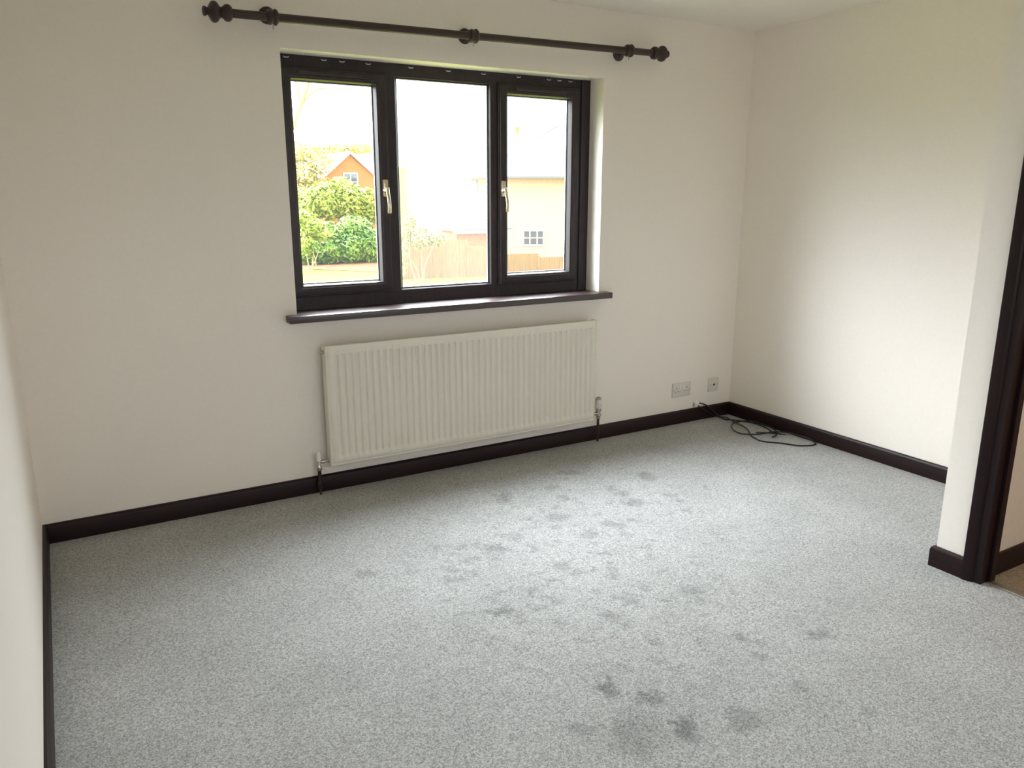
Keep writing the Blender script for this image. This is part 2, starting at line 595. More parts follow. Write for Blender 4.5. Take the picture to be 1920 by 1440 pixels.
struct('wall_door', bm, M_wall, label='off-white wall over and past the doorway', smooth=0)
bm = bmesh.new()            # rear wall behind the camera, its wide window added as fill light
RWX0, RWX1, RWZ0, RWZ1 = .70, 2.30, .95, 2.0
add_box(bm, -.12, RWX0, YR - .12, YR, -.06, H)
add_box(bm, RWX1, 4.7, YR - .12, YR, -.06, H)
add_box(bm, RWX0, RWX1, YR - .12, YR, -.06, RWZ0)
add_box(bm, RWX0, RWX1, YR - .12, YR, RWZ1, H)
struct('wall_rear', bm, M_wall, smooth=0)
bm = bmesh.new()
add_ring(bm, RWX0, RWX1, RWZ0, RWZ1, [(0, YR - .09), (.05, YR - .09), (.05, YR - .04), (0, YR - .04)])
add_box(bm, 1.47, 1.53, YR - .09, YR - .04, RWZ0 + .05, RWZ1 - .05)
wr = struct('added_rear_window', bm, M_frame)
wr['label'] = 'unseen dark-framed window added behind the viewer for fill daylight'
obj('glass_pane', box(RWX0 + .04, RWX1 - .04, YR - .067, YR - .063, RWZ0 + .04, RWZ1 - .04), glass('added_rear_window_glass', -9, -8, 0), wr, 0)
struct('wall_hall', box(4.5, 4.62, YR, YH, -.06, H), M_hall, smooth=0)
struct('wall_hall_end', box(XN + .083, 4.5, YH - .012, YH, 0, H), M_hall, label='beige hall wall seen through the doorway', smooth=0)

# skirting
HS = .080
PROF = [(0, 0), (T, 0), (T, HS - .013), (T - .003, HS - .005), (T - .008, HS), (0, HS)]


def skirting(name, path, material, label):
    struct(name, add_sweep(bmesh.new(), path, PROF), material, label=label, smooth=40)


skirting('baseboard_back', [(0, 0, 1, -1), (W, 0, -1, -1)], M_wood_x, 'dark wood skirting under the window')
skirting('baseboard_left', [(0, YR, 1, 0), (0, 0, 1, -1)], M_wood_y, 'dark wood skirting along the left wall')
skirting('baseboard_right', [(W, 0, -1, -1), (W, YA, -1, 1)], M_wood_y, 'dark wood skirting along the alcove side wall')
skirting('baseboard_alcove', [(W, YA, -1, 1), (XN, YA, -1, 1), (XN, D0 + .044, -1, 0)], M_wood_y, 'dark wood skirting wrapped round the wall end')
skirting('baseboard_hall', [(XN + .0865, YH - .012, 0, -1), (4.5, YH - .012, 0, -1)], M_wood_x, 'dark wood skirting on the hall wall')
skirting('baseboard_door', [(XN, D1 - .048, -1, 0), (XN, YR, -1, 0)], M_wood_y, 'dark wood skirting past the doorway')

# doorway: lining, stops and architrave
door = thing('door_1', 'dark wood door lining and architrave at the right edge', 'door frame', (XN, D0, 0), kind='structure')
bm = bmesh.new()
X0L, X1L = XN - .004, XN + .086
add_box(bm, X0L, X1L, D0 - .022, D0 + .018, 0, DH + .02, .002)
add_box(bm, X0L, X1L, D1 - .018, D1 + .022, 0, DH + .02, .002)
add_box(bm, X0L, X1L, D1 + .022, D0 - .022, DH - .02, DH + .02, .002)
obj('lining', bm, M_wood_z, door)
bm = bmesh.new()
add_box(bm, XN + .040, XN + .070, D0 - .034, D0 - .021, 0, DH - .02, .002)
add_box(bm, XN + .040, XN + .070, D1 + .021, D1 + .034, 0, DH - .02, .002)
add_box(bm, XN + .040, XN + .070, D1 + .034, D0 - .034, DH - .033, DH - .019, .002)
obj('door_stop', bm, M_wood_z, door)


def architrave(y_in, sgn):
    bm = bmesh.new()
    pr = [(0, 0), (.004, .010), (.010, .014), (.018, .016), (.030, .019), (.037, .019), (.041, .014), (.041, 0)]
    a = [bm.verts.new((XN - o, y_in + sgn * s, 0)) for s, o in pr]
    b = [bm.verts.new((XN - o, y_in + sgn * s, DH + .0 + s)) for s, o in pr]
    n = len(pr)
    for k in range(n):
        bm.faces.new((a[k], a[(k + 1) % n], b[(k + 1) % n], b[k]))
    bm.faces.new(a)
    bm.faces.new(b)
    bmesh.ops.recalc_face_normals(bm, faces=bm.faces)
    return bm


obj('architrave', architrave(D0 + .004, 1), M_wood_z, door)
obj('architrave', architrave(D1 - .004, -1), M_wood_z, door)
obj('architrave', box(XN - .019, XN, D1 - .004, D0 + .004, DH, DH + .041, .004), M_wood_y, door)
tag(obj('threshold_strip', box(XN + .028, XN + .060, D1 + .022, D0 - .024, -.001, .005, .002), M_steel),
    'thin metal carpet strip on the doorway floor', 'threshold strip')

# ------------------------------------------------------------------ window
YF = .1266          # front face of the frame
YG = .150           # glass
win = thing('window_1', 'three-light window in a dark brown frame', 'window', (1.9, YF, .84), kind='structure')
fr = bmesh.new()
FX0, FX1, FZ0, FZ1 = 1.048, 2.752, .8395, 1.968
add_box(fr, FX0, 1.104, YF, YF + .05, FZ0, FZ1, .002)
add_box(fr, 2.645, FX1, YF, YF + .05, FZ0, FZ1, .002)
add_box(fr, 1.103, 2.646, YF, YF + .05, FZ0, .912, .002)
add_box(fr, 1.103, 2.646, YF, YF + .05, 1.896, FZ1, .002)
add_box(fr, 2.680, FX1, YF - .008, YF + .01, FZ0, FZ1, .002)
obj('outer_frame', fr, M_frame, win)
for x0, x1 in ((1.570, 1.626), (2.130, 2.178)):
    obj('mullion', box(x0, x1, YF - .001, YF + .045, .90, 1.90, .003), M_frame, win)


def glazing(parent, x0, x1, z0, z1, fog, dy=0):
    """spacer and pane inside the rectangle"""
    add = bmesh.new()
    add_ring(add, x0 - .004, x1 + .004, z0 - .004, z1 + .004, [(0, YG - .003 + dy), (.0075, YG - .003 + dy), (.0075, YG + .003 + dy), (0, YG + .003 + dy)])
    obj('glass_spacer', add, M_spacer, parent)
    g = obj('glass_pane', box(x0 - .004, x1 + .004, YG - .001 + dy, YG + .001 + dy, z0 - .004, z1 + .004), fog, parent, 0)
    return g


def casement(x0, x1, z0, z1, fog):
    bm = bmesh.new()
    y0 = YF - .024
    pr = [(0, YF + .002), (0, y0 + .012), (.004, y0 + .008), (.008, y0 + .008), (.010, y0 + .002), (.013, y0), (.040, y0),
          (.044, y0 + .004), (.050, y0 + .006), (.053, y0 + .016), (.055, YG - .004), (.055, YG + .010), (.02, YG + .010), (.02, YF + .002)]
    add_ring(bm, x0, x1, z0, z1, pr)
    c = obj('casement', bm, M_frame, win)
    g = bmesh.new()
    add_ring(g, x0 + .052, x1 - .052, z0 + .052, z1 - .052, [(0, YG - .0065), (.005, YG - .0065), (.005, YG - .003), (0, YG - .003)])
    obj('gasket', g, M_gasket, c)
    glazing(c, x0 + .057, x1 - .057, z0 + .057, z1 - .057, fog)
    return c


G1 = glass('window_glass_left', .93, 1.15, .003)
G2 = glass('window_glass_centre', .98, 1.36, .016)
G3 = glass('window_glass_right', .93, 1.30, .007)
c1 = casement(1.089, 1.577, .907, 1.905, G1)
c3 = casement(2.168, 2.662, .904, 1.907, G3)
# fixed centre light: bead, gasket, pane
bm = bmesh.new()
add_ring(bm, 1.620, 2.142, .900, 1.910, [(0, YF + .004), (.008, YF + .004), (.014, YF + .012), (.016, YG - .004), (.016, YG + .01), (0, YG + .01)])
cb = obj('glazing_bead', bm, M_frame, win)
g = bmesh.new()
add_ring(g, 1.634, 2.128, .914, 1.896, [(0, YG - .0065), (.005, YG - .0065), (.005, YG - .003), (0, YG - .003)])
obj('gasket', g, M_gasket, cb)
glazing(cb, 1.639, 2.123, .919, 1.891, G2)
# trickle vents on the casement heads
for c, x0, x1 in ((c1, 1.17, 1.49), (c3, 2.26, 2.57)):
    obj('trickle_vent', box(x0, x1, YF - .034, YF - .022, 1.872, 1.889, .004, 2), M_frame, c)


def handle(c, x):
    y = YF - .024
    h = obj('handle', lathe([(0, .0), (.0, .0135), (.004, .0135), (.009, .011), (.014, .0095), (.030, .0085), (.030, 0)], (x, y, 1.385), (0, -1, 0), 20), M_gold, c)
    bm = box(x - .013, x + .013, y - .007, y, 1.355, 1.435, .006, 3)
    obj('back_plate', bm, M_gold, h)
    pts = spline([(x, y - .024, 1.398), (x, y - .030, 1.385), (x, y - .036, 1.362), (x, y - .044, 1.335), (x, y - .046, 1.305), (x, y - .043, 1.280)], 5)
    n = len(pts)
    rad = [(.0095 - .0015 * math.sin(math.pi * i / (n - 1)), .0065) for i in range(n)]
    rad[0] = (.006, .004)
    rad[-1] = (.007, .0045)
    obj('lever', add_tube(bmesh.new(), pts, rad, 12), M_gold, h)


handle(c1, 1.5515)
handle(c3, 2.1895)

# net-curtain hooks screwed along the head of the frame
for x in (1.127, 1.293, 1.375, 1.497, 1.705, 1.898, 2.089, 2.289, 2.471, 2.534, 2.604):
    bm = bmesh.new()
    z = 1.938
    add_tube(bm, spline([(x, YF + .004, z), (x, YF - .006, z), (x + .001, YF - .010, z)], 4), .0018, 8)
    add_tube(bm, spline([(x - .011, YF - .009, z + .004), (x - .009, YF - .010, z), (x, YF - .010, z - .001), (x + .009, YF - .010, z), (x + .011, YF - .009, z + .003)], 4), .0018, 8)
    obj('curtain_hook', bm, M_spacer, win)

# sill board
bm = box(1.0215, 2.7841, -.0651, 0, .8155, .8472, .004, 2)
add_box(bm, XO0 + .0005, XO1 - .0005, -.02, YF + .004, .8225, .8470)
tag(obj('window_sill', bm, M_sill), 'glossy dark mahogany sill board under the window', 'window sill')

# ------------------------------------------------------------------ curtain pole
P0, P1 = Vector((.867, -.09, 2.0455)), Vector((2.975, -.09, 2.0800))
dx = (P1 - P0).normalized()
pole = thing('curtain_pole', 'dark mahogany curtain pole with turned finials above the window', 'curtain pole', (1.9, 0, 2.06))
obj('pole', lathe([(0, .0165), ((P1 - P0).length, .0165)], P0, dx, 32), M_pole, pole)
FIN = [(-.004, .024), (.0, .0285), (.006, .0315), (.015, .0315), (.022, .0285), (.028, .022), (.034, .0195), (.040, .0225), (.046, .032), (.052, .0375), (.060, .0395),
       (.068, .0375), (.074, .031), (.079, .022), (.083, .0145), (.086, .0135), (.088, .0145), (.091, .0175), (.096, .0185), (.100, .0165), (.103, .010), (.104, 0)]
obj('finial', lathe(FIN, P0, -dx, 32), M_pole, pole)
obj('finial', lathe(FIN, P1, dx, 32), M_pole, pole)
CUP = [(-.021, .0168), (-.021, .023), (-.017, .0275), (-.011, .0295), (-.005, .0275), (-.003, .0255), (.001, .0255), (.004, .0290), (.010, .0315), (.016, .0290), (.020, .0235), (.020, .0168)]
for bx, bz in ((1.028, 2.070), (1.926, 2.076), (2.818, 2.072)):
    t_ = (bx - P0.x) / dx.x
    c = P0 + dx * t_
    br = obj('bracket', lathe([(.0, .0), (0, .033), (.004, .034), (.009, .032), (.012, .026), (.015, .0235), (.019, .021), (.022, .015), (.030, .0125), (.060, .0115), (.066, .0115), (.066, 0)],
                              (bx, 0, bz), (c - Vector((bx, 0, bz))), 28), M_pole, pole)
    obj('pole_cup', lathe(CUP, c, dx, 32), M_pole, br)
    obj('grub_screw', lathe([(0, .0022), (.012, .0022), (.0125, .0035), (.0145, .0035), (.015, 0)], c - Vector((0, 0, .029)), (0, 0, -1), 10), M_steel, br)

# ------------------------------------------------------------------ radiator
RX0, RX1, RZ0, RZ1, RY = 1.1623, 2.6698, .1383, .7072, -.085
RB = -.032
rad_ = thing('radiator', 'cream steel panel radiator with vertical ribs below the window sill', 'radiator', (1.916, RB, RZ0))
bm = bmesh.new()
NR = 44
pitch = (RX1 - RX0 - .062) / NR
xs = [(RX0, 0)]
for s in (.009, .011, .013):
    xs.append((RX0 + s, .0018 if s == .011 else 0))
cols = [(RX0 + .0095, 0, 0), (RX0 + .0115, .0022, 0), (RX0 + .0135, 0, 0)]
cols = [(RX0, .004, 0), (RX0 + .0025, .0006, 0)] + cols
for i in range(NR):
    b0 = RX0 + .031 + i * pitch
    for f, d in ((.0, 0), (.20, 0), (.28, .2), (.38, .85), (.44, 1), (.76, 1), (.82, .85), (.92, .2)):
        cols.append((b0 + f * pitch, 0, d))
cols += [(RX1 - .0135, 0, 0), (RX1 - .0115, .0022, 0), (RX1 - .0095, 0, 0), (RX1 - .0025, .0006, 0), (RX1, .004, 0)]
rows = [(RZ0, .004, 0), (RZ0 + .0025, .0006, 0), (RZ0 + .010, 0, 0), (RZ0 + .012, .0022, 0), (RZ0 + .014, 0, 0), (RZ0 + .040, 0, 0), (RZ0 + .045, 0, .4), (RZ0 + .056, 0, 1),
        (RZ1 - .049, 0, 1), (RZ1 - .043, 0, .5), (RZ1 - .040, 0, 0), (RZ1 - .012, 0, 0), (RZ1 - .0025, .0006, 0), (RZ1, .004, 0)]
grid = [[bm.verts.new((x, RY + max(e, e2) + .0085 * dd * mm, z)) for (x, e, dd) in cols] for (z, e2, mm) in rows]
for a, b in zip(grid, grid[1:]):
    for k in range(len(cols) - 1):
        bm.faces.new((a[k], a[k + 1], b[k + 1], b[k]))
# returns round the panel edge
back = []
edge = [v for v in grid[0]] + [r[-1] for r in grid[1:]] + list(reversed(grid[-1][:-1])) + [r[0] for r in reversed(grid[1:-1])]
bk = [bm.verts.new((v.co.x, RY + .013, v.co.z)) for v in edge]
for i in range(len(edge)):
    j = (i + 1) % len(edge)
    bm.faces.new((edge[i], bk[i], bk[j], edge[j]))
bm.faces.new(list(reversed(bk)))
bmesh.ops.recalc_face_normals(bm, faces=bm.faces)
obj('front_panel', bm, M_enamel, rad_, 50)
for s in (0, 1):
    x0 = RX0 + .001 if s == 0 else RX1 - .004
    obj('side_cover', box(x0, x0 + .003, RY + .012, RB, RZ0 + .012, RZ1 - .001, .001), M_enamel, rad_)
bm = bmesh.new()
add_box(bm, RX0 + .004, RX1 - .004, RY + .013, RY + .020, RZ1 - .018, RZ1 - .014)
add_box(bm, RX0 + .004, RX1 - .004, RB - .007, RB, RZ1 - .018, RZ1 - .014)
k = RX0 + .004
while k < RX1 - .02:
    add_box(bm, k, k + .010, RY + .020, RB - .007, RZ1 - .018, RZ1 - .015)
    k += .0215
obj('top_grille', bm, M_enamel_shade, rad_, 0)
bm = box(RX0 + .012, RX1 - .012, RY + .022, RY + .030, RZ0 + .02, RZ1 - .03)
k = RX0 + .03
while k < RX1 - .04:
    add_box(bm, k, k + .016, RY + .030, RB - .003, RZ0 + .05, RZ1 - .06)
    k += .0333
obj('convector_fins', bm, M_enamel_shade, rad_, 0)
for bx in (RX0 + .22, RX1 - .22):
    obj('wall_bracket', box(bx - .015, bx + .015, RB - .002, -.0013, RZ0 + .08, RZ1 - .08, .002), M_enamel_shade, rad_)
obj('bleed_valve', lathe([(0, .008), (.006, .008), (.007, .006), (.013, .006), (.0135, 0)], (RX0 + .001, -.058, RZ1 - .030), (-1, 0, 0), 12), M_steel, rad_)

# lockshield side
lx, ly = 1.117, -.045
v = obj('lockshield_valve', lathe([(.120, .0), (.120, .0105), (.124, .0125), (.140, .0125), (.144, .0100), (.148, .0085), (.172, .0085), (.176, .0075), (.180, 0)], (lx, ly, 0), (0, 0, 1), 20), M_chrome, rad_)
bm = lathe([(.004, .0065), (.012, .0065), (.013, .0095), (.025, .0095), (.026, .006), (.038, .006), (.039, .0105), (.050, .0105)], (lx, ly, .160), (1, 0, 0), 16)
obj('valve_tail', bm, M_chrome, v)
obj('valve_cap', lathe([(.166, 0), (.166, .0095), (.190, .0095), (.200, .0088), (.208, .006), (.211, 0)], (lx, ly, 0), (0, 0, 1), 20), M_plastic_w, v)
bm = lathe([(0, .005), (.018, .005), (.024, .0065), (.034, .0105), (.050, .0115), (.052, .0125), (.057, .0125), (.058, .0112), (.062, .0112), (.063, .0095), (.085, .0085), (.120, .0085)], (lx, ly, 0), (0, 0, 1), 18)
obj('pipe', bm, M_copper, rad_)
# thermostatic side
tx_, ty_ = 2.722, -.045
v = obj('thermostatic_valve', lathe([(.135, 0), (.135, .0115), (.150, .0125), (.152, .0150), (.162, .0150), (.164, .0115), (.176, .0115), (.180, .0155), (.190, .0160), (.196, .0160), (.198, 0)], (tx_, ty_, 0), (0, 0, 1), 20), M_chrome, rad_)
obj('valve_tail', lathe([(.004, .0065), (.012, .0065), (.013, .0095), (.028, .0095), (.029, .010), (.050, .010)], (tx_, ty_, .165), (-1, 0, 0), 16), M_chrome, v)
bm = bmesh.new()
pf = [(.195, .0165), (.199, .0185), (.226, .0185), (.229, .0172), (.232, .0172), (.235, .0185), (.246, .0170)]
add_lathe(bm, pf, axis((tx_, ty_, 0), (0, 0, 1)), 24)
for i in range(16):
    a = 2 * math.pi * i / 16
    add_tube(bm, [Vector((tx_ + .0185 * math.cos(a), ty_ + .0185 * math.sin(a), .200)), Vector((tx_ + .0185 * math.cos(a), ty_ + .0185 * math.sin(a), .225))], .0016, 6)
obj('thermostatic_head', bm, M_plastic, v)
obj('head_cap', lathe([(.2455, .0165), (.252, .0150), (.258, .0115), (.260, 0)], (tx_, ty_, 0), (0, 0, 1), 24), M_greycap, v)
obj('pipe', lathe([(0, .006), (.010, .006), (.012, .0075), (.135, .0075)], (tx_, ty_, 0), (0, 0, 1), 16), M_copper, rad_)

# ------------------------------------------------------------------ sockets
sx0, sx1, sz0, sz1 = 3.3046, 3.4507, .1693, .2555
sk = thing('wall_socket', 'white double mains socket with two switches left of the aerial outlet', 'wall socket', ((sx0 + sx1) / 2, 0, (sz0 + sz1) / 2))
bm = box(sx0, sx1, -.0095, 0, sz0, sz1, .003, 3)
obj('faceplate', bm, M_plastic, sk)
cx, cz = (sx0 + sx1) / 2, (sz0 + sz1) / 2
for s in (-1, 1):
    ox = cx + s * .040
    obj('switch_rocker', box(cx + s * .0135 - .006, cx + s * .0135 + .006, -.0130, -.009, cz + .004, cz + .026, .0015, 2), M_plastic_w, sk)
    for (hx, hz, hw, hh) in ((0, .012, .0024, .0045), (-.0115, -.010, .0036, .0022), (.0115, -.010, .0036, .0022)):
        obj('pin_slot', box(ox + hx - hw, ox + hx + hw, -.0099, -.0090, cz + hz - hh, cz + hz + hh), M_hole, sk)
    obj('screw', lathe([(0, .0036), (.0008, .0036), (.0014, .0028), (.0014, 0)], (cx + s * .0645, -.0092, cz + .0), (0, -1, 0), 14), M_steel, sk)
ax0, ax1, az0, az1 = 3.5995, 3.6873, .1685, .2555
ae = thing('aerial_socket', 'white square aerial outlet with one dark centre hole, nearest the corner', 'aerial socket', ((ax0 + ax1) / 2, 0, (az0 + az1) / 2))
obj('faceplate', box(ax0, ax1, -.0085, 0, az0, az1, .003, 3), M_plastic, ae)
cx, cz = (ax0 + ax1) / 2, (az0 + az1) / 2
obj('aerial_ring', lathe([(0, .0085), (.003, .0085), (.004, .0072), (.004, .0062), (.001, .0062)], (cx, -.008, cz), (0, -1, 0), 20), M_plastic_w, ae)
obj('aerial_hole', lathe([(0, .0075), (.0046, .0075), (.0048, 0)], (cx, -.0084, cz), (0, -1, 0), 20), M_hole, ae)
for s in (-1, 1):
    obj('screw', lathe([(0, .0036), (.0008, .0036), (.0014, .0028), (.0014, 0)], (cx + s * .030, -.0083, cz), (0, -1, 0), 14), M_steel, ae)

# cable entry and the two loose cables
ex, ez = 3.513, .104
ce = thing('cable_outlet', 'small white cable outlet on the wall just above the skirting', 'cable outlet', (ex, 0, ez))
obj('outlet_cap', lathe([(0, .019), (.004, .019), (.010, .016), (.016, .011), (.018, .009), (.018, 0)], (ex, 0, ez), (0, -1, 0), 20), M_plastic_w, ce)
obj('cable_clip', box(ex - .030, ex - .023, -.012, 0, ez - .016, ez + .010, .002, 2), M_greycap, ce)
CA = [(3.741, 0.046), (3.714, -0.02), (3.682, -0.096), (3.653, -0.187), (3.628, -0.287), (3.594, -0.356), (3.552, -0.418), (3.525, -0.485), (3.528, -0.538), (3.593, -0.616), (3.635, -0.686), (3.703, -0.72), (3.752, -0.709), (3.768, -0.655), (3.766, -0.603), (3.753, -0.505), (3.695, -0.459), (3.596, -0.448), (3.545, -0.424), (3.507, -0.387), (3.515, -0.321), (3.567, -0.251), (3.63, -0.209), (3.701, -0.203), (3.757, -0.225), (3.768, -0.273), (3.76, -0.365), (3.737, -0.429), (3.697, -0.481), (3.649, -0.516), (3.609, -0.524)]
CB = [(3.679, -0.05), (3.674, -0.103), (3.709, -0.148), (3.752, -0.213), (3.761, -0.283), (3.748, -0.369), (3.717, -0.439), (3.732, -0.496), (3.742, -0.513), (3.698, -0.456), (3.659, -0.42), (3.628, -0.398)]


def rise(i, n, base):
    return base + .004 * (1 + math.sin(i * 1.7)) * (1 if i > 2 else 0)


pa = [Vector((ex + .006, -.010, ez + .004)), Vector((3.545, -.021, .103)), Vector((3.585, -.026, .084)), Vector((3.625, -.032, .050)), Vector((3.660, -.055, .014))]
pa += [Vector((x, y, .0042 + (.0090 if not 3 < i < 11 else 0))) for i, (x, y) in enumerate(CA[2:])]
tag(obj('black_cable', add_tube(bmesh.new(), spline(pa, 6), .0042, 8), M_cable), 'longer black cable with wide loops on the carpet by the right skirting', 'cable')
pb = [Vector((ex - .004, -.012, ez - .006)), Vector((3.525, -.024, .085)), Vector((3.575, -.027, .055)), Vector((3.630, -.030, .020))]
pb += [Vector((x - .004, y + .006, .0040)) for i, (x, y) in enumerate(CB)]
tag(obj('black_cable', add_tube(bmesh.new(), spline(pb, 6), .0040, 8), M_cable), 'shorter black cable running close along the skirting without a loop', 'cable')

# ------------------------------------------------------------------ outdoors (seen from the upper floor)
ZG = -2.7
struct('ground', box(-60, 120, .3, 160, ZG - .2, ZG), M_grass, label='rough grass outside', smooth=0)
bm = bmesh.new()
pts = [(11.5, 41, .0), (15.0, 36.5, 0), (19, 33.2, 0), (30, 31.2, 0), (30, 60, 0), (9, 60, 0)]
f = bm.faces.new([bm.verts.new((x, y, ZG + .02)) for x, y, _ in pts])
ex_ = bmesh.ops.extrude_face_region(bm, geom=[f])
for v_ in ex_['geom']:
    if isinstance(v_, bmesh.types.BMVert):
        v_.co.z -= .015
bmesh.ops.recalc_face_normals(bm, faces=bm.faces)
struct('ground', bm, M_soil, label='bare earth strip beyond the grass', smooth=0)

# fence
FA, FB = Vector((14.6, 32.6, 0)), Vector((27.5, 29.6, 0))
fence = thing('garden_fence', 'brown wooden board fence across the garden, stepping down to the right', 'fence', (FA.x, FA.y, ZG))
NP = 7
for i in range(NP):
    a, b = FA.lerp(FB, i / NP), FA.lerp(FB, (i + 1) / NP)
    d = (b - a).normalized()
    nrm = Vector((-d.y, d.x, 0))
    hgt = (2.1, 1.85, 1.5, 1.1, .9, .75, .65)[i]
    bm = bmesh.new()
    nb = 13
    for k in range(nb):
        c0, c1_ = a.lerp(b, (k + .02) / nb), a.lerp(b, (k + .98) / nb)
        off = nrm * (.012 if k % 2 else 0)
        q = []
        for z in (0, hgt):
            for p in (c0, c1_):
                for s in (-.011, .011):
                    q.append(bm.verts.new(p + off + nrm * s + Vector((0, 0, ZG + z))))
        for fidx in ((0, 2, 3, 1), (4, 5, 7, 6), (0, 1, 5, 4), (2, 6, 7, 3), (0, 4, 6, 2), (1, 3, 7, 5)):
            bm.faces.new([q[j] for j in fidx])
    bmesh.ops.recalc_face_normals(bm, faces=bm.faces)
    obj('board_panel', bm, M_fence, fence, 0)
    obj('post', box(a.x - .06, a.x + .06, a.y - .06, a.y + .06, ZG, ZG + hgt + .08, .01), M_fence, fence)


def add_hip(bm, x0, x1, y0, y1, z0, z1, rx0, rx1, ry, over=.3, th=.12):
    """hipped roof: eaves rectangle, ridge from rx0 to rx1 at ry"""
    b = [bm.verts.new(p) for p in ((x0 - over, y0 - over, z0), (x1 + over, y0 - over, z0), (x1 + over, y1 + over, z0), (x0 - over, y1 + over, z0))]
    t = [bm.verts.new((v.co.x, v.co.y, z0 + th)) for v in b]
    r = [bm.verts.new((rx0, ry, z1)), bm.verts.new((rx1, ry, z1))]
    bm.faces.new(b)
    for k in range(4):
        bm.faces.new((b[k], b[(k + 1) % 4], t[(k + 1) % 4], t[k]))
    if abs(rx1 - rx0) < 1e-4:
        for k in range(4):
            bm.faces.new((t[k], t[(k + 1) % 4], r[0]))
    else:
        bm.faces.new((t[0], t[1], r[1], r[0]))
        bm.faces.new((t[1], t[2], r[1]))
        bm.faces.new((t[2], t[3], r[0], r[1]))
        bm.faces.new((t[3], t[0], r[0]))
    bmesh.ops.recalc_face_normals(bm, faces=bm.faces)
    return bm


def add_gable(bm, x0, x1, y0, y1, z0, z1, along='y', over=.3, th=.16):
    """two roof slabs with ridge along y (gable facing us) or x"""
    if along == 'y':
        c = (x0 + x1) / 2
        sl = (z1 - z0) / (c - x0)
        for s, e in ((-1, x0), (1, x1)):
            q = []
            for y in (y0 - over, y1 + over):
                q += [bm.verts.new((e + s * over, y, z0 - over * sl)), bm.verts.new((c, y, z1)), bm.verts.new((c, y, z1 + th)), bm.verts.new((e + s * over, y, z0 - over * sl + th))]
            bm.faces.new(q[:4])
            bm.faces.new(q[4:])
            for k in range(4):
                bm.faces.new((q[k], q[(k + 1) % 4], q[4 + (k + 1) % 4], q[4 + k]))
    bmesh.ops.recalc_face_normals(bm, faces=bm.faces)
    return bm


def house_window(parent, x0, x1, y, z0, z1, bars=1):
    f_ = bmesh.new()
    add_ring(f_, x0, x1, z0, z1, [(0, y - .05), (.09, y - .05), (.09, y + .02), (0, y + .02)])
    for i in range(bars):
        xc = x0 + (x1 - x0) * (i + 1) / (bars + 1)
        add_box(f_, xc - .035, xc + .035, y - .045, y + .015, z0 + .05, z1 - .05)
    add_box(f_, x0 + .05, x1 - .05, y - .043, y + .013, (z0 + z1) / 2 - .03, (z0 + z1) / 2 + .03)
    w_ = obj('window', f_, M_white, parent, 0)
    obj('pane', box(x0 + .05, x1 - .05, y - .012, y - .004, z0 + .05, z1 - .05), M_pane_dk, w_, 0)


# garage with pyramid roof, just behind the fence
gx0, gx1, gy0, gy1, ge = 18.9, 21.75, 34.2, 36.0, -.52
gar = thing('garage', 'low garage with pale pyramid roof behind the fence', 'garage', ((gx0 + gx1) / 2, gy0, ZG))
obj('wall', box(gx0, gx1, gy0, gy1, ZG, ge), M_brick_o, gar, 0)
obj('roof', add_hip(bmesh.new(), gx0, gx1, gy0, gy1, ge, .86, (gx0 + gx1) / 2, (gx0 + gx1) / 2, (gy0 + gy1) / 2, .3, .05), M_slate, gar, 0)
for gx in (gx0 - .3, gx1 + .3):
    obj('hip_tile', add_tube(bmesh.new(), [Vector((gx, gy0 - .3, ge + .07)), Vector(((gx0 + gx1) / 2, (gy0 + gy1) / 2, .88))], .035, 6), M_gutter, gar)
obj('fascia', box(gx0 - .32, gx1 + .32, gy0 - .33, gy0 - .30, ge - .14, ge + .06), M_white, gar, 0)
obj('gutter', box(gx0 - .32, gx1 + .32, gy0 - .42, gy0 - .33, ge + .02, ge + .10), M_gutter, gar, 0)

# the big house on the right, turned to face the garden
hx0, hy0, he = 22.84, 39.5, 2.3
hx1, hy1 = hx0 + 10, hy0 + 8
ho = thing('house', 'peach brick house with hipped slate roof in the right-hand pane', 'house', (hx0, hy0, ZG))
obj('wall', box(hx0, hx1, hy0, hy1, ZG, he), M_brick_p, ho, 0)
obj('roof', add_hip(bmesh.new(), hx0, hx1, hy0, hy1, he, 5.7, hx0 + 5.6, hx1 - 3.9, (hy0 + hy1) / 2, .35, .1), M_slate, ho, 0)
obj('gutter', box(hx0 - .38, hx1 + .38, hy0 - .50, hy0 - .36, he + .0, he + .12), M_gutter, ho, 0)
ch = obj('chimney', box(hx0 + 2.6, hx0 + 3.4, hy0 + 5, hy0 + 5.8, 3.0, 5.2), M_brick_p, ho, 0)
obj('chimney_pot', lathe([(0, .16), (.4, .13), (.42, .16), (.5, .16), (.5, 0)], (hx0 + 3.0, hy0 + 5.4, 5.2), (0, 0, 1), 12), M_brick_o, ch)
house_window(ho, hx0 + 2.9, hx0 + 4.25, hy0, -1.75, -.75, 2)
obj('drainpipe', lathe([(0, .05), (4.9, .05)], (hx0 + .1, hy0 - .08, ZG), (0, 0, 1), 10), M_gutter, ho)
obj('hip_tile', add_tube(bmesh.new(), [Vector((hx0 - .35, hy0 - .35, he + .12)), Vector((hx0 + 2.6, hy0 + 1.84, 4.02)), Vector((hx0 + 5.6, (hy0 + hy1) / 2, 5.72))], .07, 6), M_gutter, ho)
ho.rotation_euler.z = -math.radians(26)

